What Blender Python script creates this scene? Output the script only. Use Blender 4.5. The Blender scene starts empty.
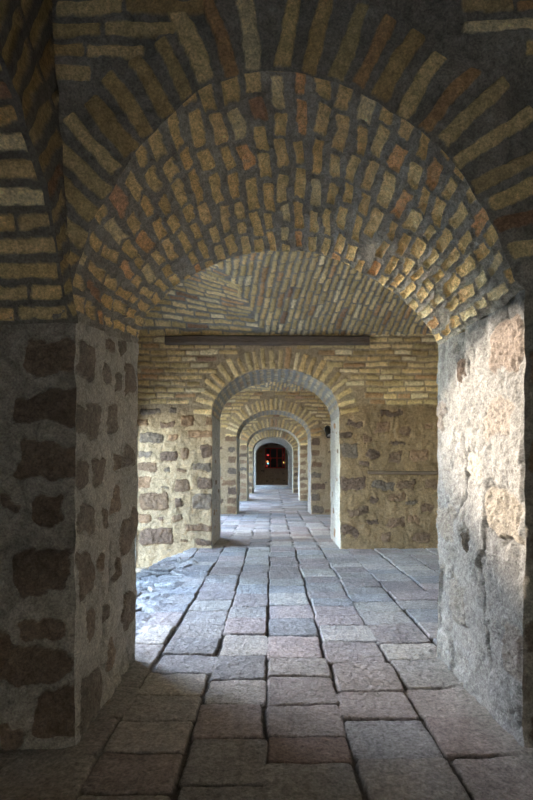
import bpy, math
import numpy as np
from mathutils import Vector

scene = bpy.context.scene
COL = scene.collection

# ------------------------------------------------------------------ camera, sky, sun, exposure
F = 520.0; VX = 272.0; VY = 468.0; CAMZ = 1.26
cam = bpy.data.cameras.new('camera'); camo = bpy.data.objects.new('camera', cam); COL.objects.link(camo)
cam.sensor_fit = 'AUTO'; cam.sensor_width = 36.0; cam.lens = 36.0 * F / 800.0
cam.shift_x = -(VX - 266.5) / 800.0; cam.shift_y = (VY - 400.0) / 800.0
cam.clip_start = 0.02; cam.clip_end = 400
camo.location = (0, 0, CAMZ); camo.rotation_euler = (math.pi / 2, 0, 0)
scene.camera = camo

SUN_DIR = Vector((1.0, -0.63, -0.30)).normalized()
world = bpy.data.worlds.new('sky'); scene.world = world; world.use_nodes = True
nt = world.node_tree; nt.nodes.clear()
wo = nt.nodes.new('ShaderNodeOutputWorld'); bg = nt.nodes.new('ShaderNodeBackground'); sky = nt.nodes.new('ShaderNodeTexSky')
sky.sky_type = 'NISHITA'; sky.sun_disc = False
sky.sun_elevation = math.radians(24); sky.sun_rotation = math.radians(-58)
sky.air_density = 1.0; sky.dust_density = 0.25; sky.ozone_density = 1.0
bg.inputs['Strength'].default_value = 1.08
tint = nt.nodes.new('ShaderNodeVectorMath'); tint.operation = 'MULTIPLY'; tint.inputs[1].default_value = (0.98, 1.0, 1.02)
nt.links.new(sky.outputs[0], tint.inputs[0]); nt.links.new(tint.outputs[0], bg.inputs[0]); nt.links.new(bg.outputs[0], wo.inputs[0])

sl = bpy.data.lights.new('sun', 'SUN'); slo = bpy.data.objects.new('sun', sl); COL.objects.link(slo)
sl.energy = 2.75; sl.angle = math.radians(1.6); sl.color = (1.0, 0.86, 0.70)
slo.rotation_euler = SUN_DIR.to_track_quat('-Z', 'Y').to_euler(); slo.location = (-12, 12, 9)

scene.view_settings.view_transform = 'Standard'; scene.view_settings.look = 'None'
scene.view_settings.gamma = 1.0; scene.view_settings.use_curve_mapping = False
scene.view_settings.exposure = 2.62
scene.cycles.max_bounces = 16; scene.cycles.diffuse_bounces = 14
scene.cycles.sample_clamp_indirect = 8.0

# ------------------------------------------------------------------ helpers: colour, noise
def lin(r, g, b, sat=0.72):
    c = np.array([r, g, b], float) / 255.0; c = c.mean() + (c - c.mean()) * sat
    return np.where(c <= 0.04045, c / 12.92, ((c + 0.055) / 1.055) ** 2.4)

_r0 = np.random.RandomState(7)
_perm = _r0.permutation(256).astype(np.int32); _val = _r0.rand(256).astype(np.float32) * 2 - 1

def vnoise(x, y, z):
    ix = np.floor(x).astype(np.int32); iy = np.floor(y).astype(np.int32); iz = np.floor(z).astype(np.int32)
    fx = (x - ix).astype(np.float32); fy = (y - iy).astype(np.float32); fz = (z - iz).astype(np.float32)
    fx = fx * fx * (3 - 2 * fx); fy = fy * fy * (3 - 2 * fy); fz = fz * fz * (3 - 2 * fz)
    out = 0
    for dx in (0, 1):
        a = _perm[(ix + dx) & 255]; wx = fx if dx else 1 - fx
        for dy in (0, 1):
            b = _perm[(a + iy + dy) & 255]; wy = wx * (fy if dy else 1 - fy)
            for dz in (0, 1):
                out = out + _val[_perm[(b + iz + dz) & 255]] * wy * (fz if dz else 1 - fz)
    return out

def fbm(x, y, z, f, octv=3, gain=0.5):
    x, y, z = np.broadcast_arrays(np.asarray(x, float), np.asarray(y, float), np.asarray(z, float))
    s = 0; a = 1.0; t = 0
    for k in range(octv):
        s = s + a * vnoise(x * f + 13.7 * k, y * f + 5.1 * k, z * f + 9.3 * k); t += a; a *= gain; f *= 2.03
    return s / t

def wobble(P):
    """slow unevenness shared by every masonry surface so that their edges still meet"""
    x, y, z = P[..., 0], P[..., 1], P[..., 2]
    out = np.empty_like(P)
    for k in range(3):
        o = 31.7 * k + 3.3
        out[..., k] = 0.016 * fbm(x + o, y - o, z + 2 * o, 2.2, 2) + 0.011 * fbm(x - o, y + o, z + o, 9.0, 2)
    return out

def smooth(a, b, x):
    t = np.clip((x - a) / (b - a), 0, 1); return t * t * (3 - 2 * t)

# ------------------------------------------------------------------ helpers: materials
def masonry_material(name, rough=0.93, bump=0.95, scale=95.0, spec=0.2):
    m = bpy.data.materials.new(name); m.use_nodes = True; n = m.node_tree; n.nodes.clear()
    L = n.links.new
    out = n.nodes.new('ShaderNodeOutputMaterial'); p = n.nodes.new('ShaderNodeBsdfPrincipled')
    at = n.nodes.new('ShaderNodeAttribute'); at.attribute_name = 'Col'
    tc = n.nodes.new('ShaderNodeTexCoord')
    n1 = n.nodes.new('ShaderNodeTexNoise'); n1.inputs['Scale'].default_value = scale; n1.inputs['Detail'].default_value = 5; n1.inputs['Roughness'].default_value = 0.7
    n2 = n.nodes.new('ShaderNodeTexNoise'); n2.inputs['Scale'].default_value = 26; n2.inputs['Detail'].default_value = 6; n2.inputs['Roughness'].default_value = 0.65
    mr = n.nodes.new('ShaderNodeMapRange'); mr.inputs['From Min'].default_value = 0.25; mr.inputs['From Max'].default_value = 0.75
    mr.inputs['To Min'].default_value = 0.42; mr.inputs['To Max'].default_value = 1.58
    mr2 = n.nodes.new('ShaderNodeMapRange'); mr2.inputs['From Min'].default_value = 0.3; mr2.inputs['From Max'].default_value = 0.7
    mr2.inputs['To Min'].default_value = 0.72; mr2.inputs['To Max'].default_value = 1.28
    mu = n.nodes.new('ShaderNodeMath'); mu.operation = 'MULTIPLY'
    vm = n.nodes.new('ShaderNodeVectorMath'); vm.operation = 'SCALE'
    ad = n.nodes.new('ShaderNodeMath'); ad.operation = 'ADD'
    bp = n.nodes.new('ShaderNodeBump'); bp.inputs['Strength'].default_value = bump; bp.inputs['Distance'].default_value = 0.014
    L(tc.outputs['Object'], n1.inputs['Vector']); L(tc.outputs['Object'], n2.inputs['Vector'])
    L(n1.outputs['Fac'], mr.inputs['Value']); L(n2.outputs['Fac'], mr2.inputs['Value'])
    L(mr.outputs[0], mu.inputs[0]); L(mr2.outputs[0], mu.inputs[1])
    L(at.outputs['Color'], vm.inputs[0]); L(mu.outputs[0], vm.inputs['Scale'])
    L(vm.outputs[0], p.inputs['Base Color'])
    L(n1.outputs['Fac'], ad.inputs[0]); L(n2.outputs['Fac'], ad.inputs[1])
    L(ad.outputs[0], bp.inputs['Height']); L(bp.outputs[0], p.inputs['Normal'])
    p.inputs['Roughness'].default_value = rough; p.inputs['Specular IOR Level'].default_value = spec
    L(p.outputs[0], out.inputs[0])
    return m

M_WALL = masonry_material('brick_and_stone_masonry')
M_FLOOR = masonry_material('worn_paving_stone', rough=0.72, bump=0.9, scale=70.0, spec=0.35)
M_GROUND = masonry_material('courtyard_sand', scale=30)

def flat_material(name, col, rough=0.5, metal=0.0, emit=None, strength=0.0, noise=0.0, nscale=20.0, stretch=None):
    m = bpy.data.materials.new(name); m.use_nodes = True; n = m.node_tree
    p = n.nodes['Principled BSDF']; c = tuple(col) + (1,)
    p.inputs['Base Color'].default_value = c; p.inputs['Roughness'].default_value = rough; p.inputs['Metallic'].default_value = metal
    if noise:
        tc = n.nodes.new('ShaderNodeTexCoord'); mp = n.nodes.new('ShaderNodeMapping')
        if stretch: mp.inputs['Scale'].default_value = stretch
        nz = n.nodes.new('ShaderNodeTexNoise'); nz.inputs['Scale'].default_value = nscale; nz.inputs['Detail'].default_value = 6
        rp = n.nodes.new('ShaderNodeValToRGB')
        rp.color_ramp.elements[0].position = 0.3; rp.color_ramp.elements[1].position = 0.7
        rp.color_ramp.elements[0].color = tuple(x * (1 - noise) for x in col) + (1,)
        rp.color_ramp.elements[1].color = tuple(min(1, x * (1 + noise)) for x in col) + (1,)
        bp = n.nodes.new('ShaderNodeBump'); bp.inputs['Strength'].default_value = 0.5; bp.inputs['Distance'].default_value = 0.006
        n.links.new(tc.outputs['Object'], mp.inputs[0]); n.links.new(mp.outputs[0], nz.inputs['Vector'])
        n.links.new(nz.outputs['Fac'], rp.inputs[0]); n.links.new(rp.outputs[0], p.inputs['Base Color'])
        n.links.new(nz.outputs['Fac'], bp.inputs['Height']); n.links.new(bp.outputs[0], p.inputs['Normal'])
    if emit is not None:
        p.inputs['Emission Color'].default_value = tuple(emit) + (1,); p.inputs['Emission Strength'].default_value = strength
    return m

# ------------------------------------------------------------------ helpers: surfaces
class Part:
    """collects pieces of surface and links them as one mesh object"""
    def __init__(s): s.v = []; s.f = []; s.c = []; s.n = 0
    def add(s, v, f, c):
        if len(f) == 0: return
        s.v.append(v); s.f.append(f + s.n); s.c.append(c); s.n += len(v)
    def build(s, name, mat, parent=None, loc=(0, 0, 0)):
        if not s.v: return None
        v = np.concatenate(s.v) - np.array(loc); f = np.concatenate(s.f).astype(np.int32); c = np.concatenate(s.c)
        me = bpy.data.meshes.new(name)
        me.vertices.add(len(v)); me.vertices.foreach_set('co', v.astype(np.float32).ravel())
        me.loops.add(f.size); me.loops.foreach_set('vertex_index', f.ravel())
        me.polygons.add(len(f)); me.polygons.foreach_set('loop_start', np.arange(0, f.size, 4, dtype=np.int32))
        me.polygons.foreach_set('loop_total', np.full(len(f), 4, np.int32))
        me.update(calc_edges=True)
        me.polygons.foreach_set('use_smooth', np.ones(len(f), bool))
        at = me.color_attributes.new('Col', 'FLOAT_COLOR', 'POINT')
        rgba = np.ones((len(v), 4), np.float32); rgba[:, :3] = c
        at.data.foreach_set('color', rgba.ravel())
        me.validate(); me.materials.append(mat)
        o = bpy.data.objects.new(name, me); COL.objects.link(o)
        if parent: o.parent = parent
        else: o.location = loc
        return o

def empty(name, loc, label=None, cat=None, kind=None, group=None):
    o = bpy.data.objects.new(name, None); COL.objects.link(o); o.location = loc; o.empty_display_size = 0.2
    tag(o, label, cat, kind, group); return o

def tag(o, label=None, cat=None, kind=None, group=None):
    if label: o['label'] = label
    if cat: o['category'] = cat
    if kind: o['kind'] = kind
    if group: o['group'] = group
    return o

MORTAR = lin(138, 130, 118); PLASTER = lin(150, 141, 126)
BRICKS = [lin(200, 168, 104), lin(208, 178, 116), lin(192, 156, 94), lin(188, 140, 88), lin(214, 192, 140), lin(166, 122, 88), lin(198, 166, 108)]
BP = [.28, .25, .17, .07, .11, .02, .10]
STONES = [lin(118, 90, 66, .9), lin(132, 100, 74, .9), lin(102, 78, 62, .9), lin(140, 106, 76, .9), lin(110, 94, 80, .9)]

class Surf:
    def __init__(s, a, b, P, seed=0, flip=False, S=None, T=None, detail=True):
        s.a = np.asarray(a, float); s.b = np.asarray(b, float); s.P = P; s.seed = seed; s.rs = np.random.RandomState(seed + 11)
        A, B = np.meshgrid(s.a, s.b, indexing='ij'); s.S = A if S is None else S; s.T = B if T is None else T
        da = np.gradient(P, axis=0); db = np.gradient(P, axis=1)
        N = np.cross(da, db); N /= np.linalg.norm(N, axis=2, keepdims=True) + 1e-12
        s.N = -N if flip else N
        s.H = np.zeros(A.shape); s.C = np.zeros(A.shape + (3,)); s.M = np.zeros(A.shape)
        z = seed * 3.17
        s.w1 = fbm(s.S, s.T, z, 9.0, 2); s.w2 = fbm(s.S, s.T, z + 40, 9.0, 2)
        s.n1 = fbm(s.S, s.T, z + 80, 28.0, 3, 0.6); s.n2 = fbm(s.S, s.T, z + 120, 7.0, 3)
        s.n3 = fbm(s.S, s.T, z + 160, 60.0, 2)
        s.edge = None; s.wk = 1.0
    def base(s, col, var=0.18, rough=0.006, crack=0.0, cf=2.3):
        s.C[:] = col * (1 + var * (s.n2 + 0.6 * s.n1))[..., None]
        s.H += rough * (0.9 * s.n2 + 0.55 * s.n1)
        if crack:
            c = fbm(s.S + 0.05 * s.w1, s.T * 0.7 + 0.05 * s.w2, s.seed * 7.7, cf, 3)
            k = np.exp(-(c / 0.035) ** 2) * smooth(-0.1, 0.25, fbm(s.S, s.T, s.seed + 50., 1.9, 2))
            s.H -= crack * k; s.C *= (1 - 0.25 * k)[..., None]
            s.H += 0.006 * smooth(0.0, 0.12, c)
    def blob(s, cx, cy, w, h, ang=0.0, col=None, ht=0.01, r=0.3, warp=0.012, e=0.006, rough=0.003, var=0.15, groove=0.0, tilt=0.0, tone=None):
        R = 0.5 * math.hypot(w, h) + warp * 1.5 + 0.02
        i0, i1 = np.searchsorted(s.a, [cx - R, cx + R]); j0, j1 = np.searchsorted(s.b, [cy - R, cy + R])
        if i1 - i0 < 1 or j1 - j0 < 1: return
        q = (slice(i0, i1), slice(j0, j1))
        x = s.S[q] - cx + warp * s.w1[q]; y = s.T[q] - cy + warp * s.w2[q]
        ca, sa = math.cos(ang), math.sin(ang)
        u = x * ca + y * sa; v = -x * sa + y * ca
        rr = r * min(w, h)
        qx = np.abs(u) - w / 2 + rr; qy = np.abs(v) - h / 2 + rr
        d = np.hypot(np.maximum(qx, 0), np.maximum(qy, 0)) + np.minimum(np.maximum(qx, qy), 0) - rr
        d = d + (0.003 + warp * 0.35) * s.n1[q] + .003 * s.n3[q]
        m = smooth(e, -e, d)
        top = ht + rough * (1.4 * s.n1[q] + s.n3[q]) + tilt * u
        s.H[q] = s.H[q] * (1 - m) + top * m
        if groove: s.H[q] -= groove * np.exp(-(d / (e * 1.2)) ** 2)
        if col is not None:
            c = col * (1 + var * (0.9 * s.n1[q] + 0.7 * s.n2[q] + 0.5 * s.n3[q]))[..., None]
            mm = smooth(e * 0.6, -e * 0.6, d)[..., None]
            s.C[q] = s.C[q] * (1 - mm) + c * mm
        s.M[q] = np.maximum(s.M[q], m)
    def brick(s, cx, cy, w, h, ang=0.0, ht=0.012, warp=0.007, **k):
        rs = s.rs; c = BRICKS[rs.choice(7, p=BP)] * rs.uniform(0.95, 1.5) * getattr(s, 'bright', 1.0); c = c / max(1, c.max() / .8); k.setdefault('groove', .005)
        s.blob(cx, cy, w, h, ang, c, ht + rs.uniform(-.003, .004), r=0.16, warp=warp, tilt=rs.uniform(-.02, .02), **k)
    def stone(s, cx, cy, w, h, ang=0.0, ht=0.008, warp=0.03, tone=1.0, mix=0.12, **k):
        rs = s.rs; c = STONES[rs.randint(5)] * rs.uniform(0.8, 1.2) * tone * (1 - mix) + PLASTER * mix; c = k.pop('col', c)
        k.setdefault('groove', 0.008); k.setdefault('rough', 0.006)
        s.blob(cx, cy, w, h, ang, c, ht, r=0.24, warp=warp, var=0.32, e=0.007, **k)
    def courses(s, s0, s1, t0, t1, pitch, length, thick, ok=None, ang=0.0, along='s', ht=0.012, warp=0.006, jit=0.16, gap=0.018):
        rs = s.rs; t = t0 + pitch / 2; row = 0
        while t < t1:
            x = s0 - rs.uniform(0, length)
            while x < s1:
                L = length * rs.uniform(0.65, 1.2); cx, cy = (x + L / 2, t) if along == 's' else (t, x + L / 2)
                if ok is None or ok(cx, cy, L):
                    a = ang + rs.uniform(-.03, .03) + (0 if along == 's' else math.pi / 2)
                    s.brick(cx, cy + (rs.uniform(-.06, .06) * pitch), L - gap, thick * rs.uniform(1 - jit, 1 + jit), a, ht, warp)
                x += L
            t += pitch; row += 1
    def smear(s, col, thr=.25, amt=.8, ht=.013):
        k = smooth(thr, thr + .12, .6 * s.w2 + .5 * s.n2 + .25 * s.n1) * amt
        s.H = s.H * (1 - k) + k * (ht + .006 * s.n1); s.C = s.C * (1 - k[..., None]) + k[..., None] * col * (1 + .2 * s.n1)[..., None]
    def final(s):
        H = s.H if s.edge is None else s.H * s.edge
        return s.P + s.N * H[..., None] + wobble(s.P) * s.wk
    def pieces(s, keep=None):
        na, nb = s.H.shape
        idx = np.arange(na * nb).reshape(na, nb)
        f = np.stack([idx[:-1, :-1], idx[1:, :-1], idx[1:, 1:], idx[:-1, 1:]], -1)
        if keep is None: keep = np.ones(f.shape[:2], bool)
        f = f[keep]
        if getattr(s, 'rev', False): f = f[:, ::-1]
        V = s.final().reshape(-1, 3) if not hasattr(s, '_V') else s._V
        s._V = V
        used = np.unique(f); mp = np.full(na * nb, -1, np.int64); mp[used] = np.arange(len(used))
        return V[used], mp[f], np.clip(s.C.reshape(-1, 3)[used], 0.003, 0.95)

def edge_taper(s, wa=0.02, sides='ab'):
    """lets relief die away at the borders of a patch so that it meets its neighbours"""
    e = np.ones(s.H.shape)
    if 'a' in sides: d = np.minimum(s.S - s.S[0:1, :], s.S[-1:, :] - s.S); e *= smooth(0, wa, d)
    if 'b' in sides: d = np.minimum(s.T - s.T[:, 0:1], s.T[:, -1:] - s.T); e *= smooth(0, wa, d)
    s.edge = e

def resample(pts, n, sm=0):
    p = np.asarray(pts, float)
    if sm:
        q = resample(p, 160)
        for _ in range(sm):
            q[1:-1] = (q[:-2] + q[1:-1] * 2 + q[2:]) / 4
        p = q
    d = np.r_[0, np.cumsum(np.hypot(*np.diff(p, axis=0).T))]
    t = np.linspace(0, d[-1], n)
    return np.stack([np.interp(t, d, p[:, 0]), np.interp(t, d, p[:, 1])], 1)

def ellipse_arch(c, hw, zs, rise, n=60):
    th = np.linspace(math.pi, 0, n)
    return np.stack([c + hw * np.cos(th), zs + rise * np.sin(th) ** 0.95], 1)

def in_poly(x, y, poly):
    ins = np.zeros(x.shape, bool); n = len(poly)
    for i in range(n):
        x0, y0 = poly[i]; x1, y1 = poly[(i + 1) % n]
        if y0 == y1: continue
        c = ((y0 > y) != (y1 > y)) & (x < (x1 - x0) * (y - y0) / (y1 - y0) + x0)
        ins ^= c
    return ins

class ArchWall:
    """a thick wall with one arched opening; a runs along the wall, d is the depth from its seen face, z is up"""
    def __init__(s, fmap, rmap, a0, a1, z0, z1, arch_f, arch_r, res, seed, jz=0.0, flip=False, rres=0.06):
        s.fmap, s.rmap, s.res, s.seed, s.flip, s.rres = fmap, rmap, res, seed, flip, rres
        s.af = np.asarray(arch_f, float); s.ar = np.asarray(arch_r, float); s.box = (a0, a1, z0, z1); s.jz = jz
        s.parts = {}
    def part(s, n): return s.parts.setdefault(n, Part())
    def outline(s, arch):
        L, R = arch[0], arch[-1]
        n = 200
        a = np.stack([np.full(n, L[0]), np.linspace(s.jz - .3, L[1], n)], 1); b = np.stack([np.full(n, R[0]), np.linspace(R[1], s.jz - .3, n)], 1)
        return np.concatenate([a, resample(arch, 500), b])
    def grid(s, mp, arch, res, flip):
        a0, a1, z0, z1 = s.box
        a = np.linspace(a0, a1, max(2, int(round((a1 - a0) / res)) + 1)); b = np.linspace(z0, z1, max(2, int(round((z1 - z0) / res)) + 1))
        A, B = np.meshgrid(a, b, indexing='ij')
        ol = s.outline(arch); poly = np.concatenate([ol, [[ol[-1][0], s.jz - 5], [ol[0][0], s.jz - 5]]])
        ins = in_poly(A, B, poly)
        near = (A > ol[:, 0].min() - .15) & (A < ol[:, 0].max() + .15) & (B < ol[:, 1].max() + .15)
        D = np.full(A.shape, 9.0); I = np.zeros(A.shape, int)
        pa = A[near]; pb = B[near]; dd = np.empty(len(pa)); ii = np.empty(len(pa), int)
        for k in range(0, len(pa), 4000):
            q = (pa[k:k + 4000, None] - ol[None, :, 0]) ** 2 + (pb[k:k + 4000, None] - ol[None, :, 1]) ** 2
            ii[k:k + 4000] = q.argmin(1); dd[k:k + 4000] = np.sqrt(q.min(1))
        D[near] = dd; I[near] = ii
        fi = ins[:-1, :-1] & ins[1:, :-1] & ins[1:, 1:] & ins[:-1, 1:]
        keep = ~fi
        A2 = A.copy(); B2 = B.copy()
        sn = ins & (D < 9)
        A2[sn] = ol[I[sn], 0]; B2[sn] = ol[I[sn], 1]
        sn2 = (~ins) & (D < res * 0.45)
        A2[sn2] = ol[I[sn2], 0]; B2[sn2] = ol[I[sn2], 1]
        P = mp(A2, B2)
        su = Surf(a, b, mp(A, B), s.seed, flip=flip); su.P = P; su.rev = s.flip if not flip is s.flip else s.flip
        su.edge = smooth(-res * .5, 0.022, np.where(ins, -1, D)) * 0.85 + 0.15 * smooth(0, .01, np.where(ins, -1, D))
        su.keep = keep; su.A = A; su.B = B
        return su
    def face(s): return s.grid(s.fmap, s.af, s.res, s.flip)
    def rear(s): return s.grid(s.rmap, s.ar, s.rres, not s.flip)
    def soffit(s, n, m, seed=1):
        f = resample(s.af, n); r = resample(s.ar, n)
        la = np.hypot(*np.diff(f, axis=0).T).sum(); lb = np.hypot(*np.diff(r, axis=0).T).sum(); Ls = (la + lb) / 2
        Pf = s.fmap(f[:, 0], f[:, 1]); Pr = s.rmap(r[:, 0], r[:, 1]); t = np.linspace(0, 1, m)
        P = Pf[:, None, :] * (1 - t)[None, :, None] + Pr[:, None, :] * t[None, :, None]
        D = np.linalg.norm(Pr - Pf, axis=1).mean()
        su = Surf(np.linspace(0, Ls, n), t * D, P, s.seed + seed, flip=s.flip); su.Ls = Ls; su.D = D
        edge_taper(su, 0.02, 'b'); return su
    def jamb(s, side, nd, nz, seed=2):
        k = 0 if side == 'l' else -1
        f, r = s.af[k], s.ar[k]; t = np.linspace(0, 1, nd); z = np.linspace(0, 1, nz); z0 = s.jz - 0.3
        Tt, Z = np.meshgrid(t, z, indexing='ij')
        Pf = s.fmap(np.full_like(Z, f[0]), z0 + (f[1] - z0) * Z); Pr = s.rmap(np.full_like(Z, r[0]), z0 + (r[1] - z0) * Z)
        P = Pf * (1 - Tt[..., None]) + Pr * Tt[..., None]
        D = np.linalg.norm(Pr[0, 0] - Pf[0, 0]); H = (f[1] + r[1]) / 2 - z0
        fl = (side == 'l') != s.flip
        su = Surf(t * D, z0 + z * H, P, s.seed + seed + (5 if side == 'r' else 0), flip=not fl); su.D = D
        su.rev = False; edge_taper(su, 0.02, 'a')
        return su

def xz(Y): return lambda A, Z: np.stack([A, np.full_like(A, Y), Z], -1)
def yz(X): return lambda A, Z: np.stack([np.full_like(A, X), A, Z], -1)

def random_stones(s, s0, s1, t0, t1, n, wmin=.08, wmax=.28, ok=None, tone=1.0, ht=.007):
    rs = s.rs; placed = []
    for _ in range(n * 6):
        w = rs.uniform(wmin, wmax) * (1 if rs.rand() > .4 else .6); h = w * rs.uniform(.4, .75); x = rs.uniform(s0, s1); y = rs.uniform(t0, t1)
        if ok is not None and not ok(x, y, w): continue
        if any(abs(x - a) < (w + c) / 2 + .03 and abs(y - b) < (h + d) / 2 + .03 for a, b, c, d in placed): continue
        placed.append((x, y, w, h)); s.stone(x, y, w, h, rs.uniform(-.15, .15), ht, tone=tone)
        if len(placed) >= n: break

def blocks(s, xs, w, z0, z1, pitch, h, side):
    """corner stones bonded up an edge of a pier"""
    rs = s.rs; z = z0
    while z < z1:
        L = w * rs.uniform(.55, 1.1); hh = h * rs.uniform(.7, 1.15); cx = xs - side * L / 2
        s.stone(cx, z + hh / 2, L, hh, rs.uniform(-.04, .04)); z += pitch * rs.uniform(.85, 1.2)

def voussoirs(s, arch, pitch, length, thick, angfn=None, ljit=.15, wob=0.007):
    d = np.r_[0, np.cumsum(np.hypot(*np.diff(arch, axis=0).T))]; n = int(d[-1] / pitch); rs = s.rs; c0 = (arch[0][0] + arch[-1][0]) / 2
    for i in range(n + 1):
        t = (i + .5) * d[-1] / (n + 1) + rs.uniform(-.1, .1) * pitch
        x = np.interp(t, d, arch[:, 0]); z = np.interp(t, d, arch[:, 1])
        e = 0.03; x1, x2 = np.interp([t - e, t + e], d, arch[:, 0]); z1, z2 = np.interp([t - e, t + e], d, arch[:, 1])
        ang = math.atan2(x2 - x1, -(z2 - z1)); ang = math.atan2((x2 - x1), (z1 - z2))
        if angfn: ang = angfn(x, z)
        ang += rs.uniform(-.04, .04)
        L = length * rs.uniform(1 - ljit, 1 + ljit * .6) * (.82 if length > .35 and x < -.35 else 1); off = rs.uniform(.0, .025)
        ux, uz = math.cos(ang), math.sin(ang)
        s.brick(x + ux * (L / 2 + off), z + uz * (L / 2 + off), L, thick * rs.uniform(.82, 1.12), ang, 0.014, warp=wob, rough=.004)

# ------------------------------------------------------------------ floor
Y1F, Y1R = 2.316, 3.40
WALLS = [(Y1F, Y1R), (8.125, 9.41), (14.05, 15.2), (19.85, 21.0), (25.75, 26.9), (31.7, 32.6)]
XL, XR = -2.12, 2.9

def slab(s, cx, cy, w, h, ang=0.0, tone=None, ht=None, rough=.0028, warp=.0065):
    rs = s.rs
    pal = [lin(150, 146, 144), lin(162, 156, 152), lin(146, 136, 134), lin(156, 142, 140), lin(140, 140, 143), lin(166, 161, 154)]
    c = (pal[rs.randint(6)] if tone is None else tone) * rs.uniform(.92, 1.3) * np.array([1.07, 1.0, .92])
    s.blob(cx, cy, w, h, ang, c, (rs.uniform(-.004, .010) if ht is None else ht), r=.07, warp=warp, e=.005, rough=rough, var=.26, tilt=rs.uniform(-.012, .012))

COLS = [-2.2, -1.86, -1.5, -1.13, -0.75, -0.375, -0.03, 0.36, 0.76, 1.17, 1.58, 1.98, 2.38, 2.8, 3.2]
ROWS_C = {4: [2.02, 2.30, 2.58, 2.88, 3.20, 3.52, 3.85, 4.2, 4.6], 5: [1.78, 2.06, 2.42, 2.77, 3.10, 3.50, 3.92, 4.36, 4.72, 5.2], 6: [1.7, 2.22, 2.44, 2.76, 3.14, 3.44, 3.9, 4.35, 4.78], }

def floor_piece(y0, y1, x0, x1, res0, res1, seed, pit=False):
    n = int((y1 - y0) / ((res0 + res1) / 2)); t = np.linspace(0, 1, n + 1)
    w = res0 + (res1 - res0) * t; yy = np.r_[0, np.cumsum((w[1:] + w[:-1]) / 2)]; yy = y0 + (y1 - y0) * yy / yy[-1]
    xx = np.linspace(x0, x1, int((x1 - x0) / ((res0 + res1) / 2 if not pit else res0 * 1.35)) + 1)
    A, B = np.meshgrid(xx, yy, indexing='ij'); P = np.stack([A, B, np.zeros_like(A)], -1)
    s = Surf(xx, yy, P, seed); rs = s.rs
    s.base(lin(84, 76, 68), .3, .006); s.H -= .019
    for ci in range(len(COLS) - 1):
        c0, c1 = COLS[ci], COLS[ci + 1]
        if c1 < x0 or c0 > x1: continue
        y = y0 - rs.uniform(0, .4); rows = [y]
        fixed = ROWS_C.get(ci) if y0 < 3 else None
        if fixed: rows = [fixed[0] - 1.5, fixed[0] - 1.12, fixed[0] - .76, fixed[0] - .38] + fixed; y = fixed[-1]
        while y < y1 + .3: y += rs.uniform(.26, .46); rows.append(y)
        for r0, r1 in zip(rows[:-1], rows[1:]):
            if r1 < y0 - .3: continue
            g = rs.uniform(.008, .020); gy = rs.uniform(.006, .014); dx = rs.uniform(-.012, .012)
            cx, cy = (c0 + c1) / 2 + dx, (r0 + r1) / 2
            if pit and cx < -1.0 and cy > 3.2 and cy < 7.0: continue
            tone = None
            if abs(cx - .165) < .1 and 2.2 < cy < 2.44: tone = lin(140, 118, 110)
            slab(s, cx, cy, c1 - c0 - g, r1 - r0 - gy, rs.uniform(-.02, .02), tone)
    if pit:   # uneven rubble flags beside the courtyard opening
        seeds = np.stack([rs.uniform(-2.3, -.9, 150), rs.uniform(3.0, 7.2, 150)], 1)
        reg = (A < -.9) & (B > 3.0) & (B < 7.2); pa = A[reg] + .04 * s.w1[reg]; pb = (B[reg] + .04 * s.w2[reg])
        d = np.sqrt((pa[:, None] - seeds[None, :, 0]) ** 2 + ((pb[:, None] - seeds[None, :, 1]) * 1.5) ** 2)
        o = np.argsort(d, 1)[:, :2]; d1 = np.take_along_axis(d, o, 1); e = d1[:, 1] - d1[:, 0]
        m = smooth(.004, .03, e); k = np.clip((-.97 - A[reg]) / .08, 0, 1) * smooth(3.1, 3.3, B[reg]) ; m = m * k
        hh = rs.uniform(-.012, .02, 150)[o[:, 0]]; tt = rs.uniform(.85, 1.15, 150)[o[:, 0]]
        sl = rs.uniform(-.12, .12, (150, 2))[o[:, 0]]; q = seeds[o[:, 0]]
        top = hh + .009 * s.n1[reg] + sl[:, 0] * (pa - q[:, 0]) + sl[:, 1] * (pb - q[:, 1])
        s.H[reg] = s.H[reg] * (1 - m) + top * m
        cc = lin(158, 152, 146) * (tt * (1 + .2 * s.n1[reg]))[:, None]
        s.C[reg] = s.C[reg] * (1 - m[:, None]) + cc * m[:, None]
        # earth trodden below the edge of the paving, in the corner by the second pier
        lx = -1.635 + (B - 6.3) * (0.315 / 1.6); lx = np.where(B < 6.3, -1.635 - (6.3 - B) * .9, lx) + .05 * s.w1
        dd = smooth(0.0, 0.05, lx - A) * smooth(5.6, 5.9, B)
        s.H = s.H * (1 - dd) + dd * (-.30 + .02 * s.n2); s.C = s.C * (1 - dd[..., None]) + dd[..., None] * lin(176, 146, 108) * (1 + .15 * s.n1)[..., None]
    dirt = smooth(.1, .5, fbm(A, B, 3.3, 1.3, 3)) * .35
    dirt = np.clip(dirt + .5 * smooth(-.55, -1.0, A) * smooth(3.4, 3.0, B), 0, .75)
    s.C = s.C * (1 - dirt[..., None]) + dirt[..., None] * lin(128, 112, 94)
    if y0 < 2:   # dust heaped against the foot of the piers of the first arch
        for xe, sg in ((-.88, 1), (1.11, -1)):
            dj = sg * (A - xe); k = smooth(.20, .0, dj + .05 * s.n2) * smooth(2.0, 2.3, B) * smooth(3.7, 3.4, B)
            s.H = np.maximum(s.H, s.H * (1 - k) + k * (.012 + .01 * s.n1)); s.C = s.C * (1 - .8 * k[..., None]) + .8 * k[..., None] * lin(150, 142, 130)
    return s

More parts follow.
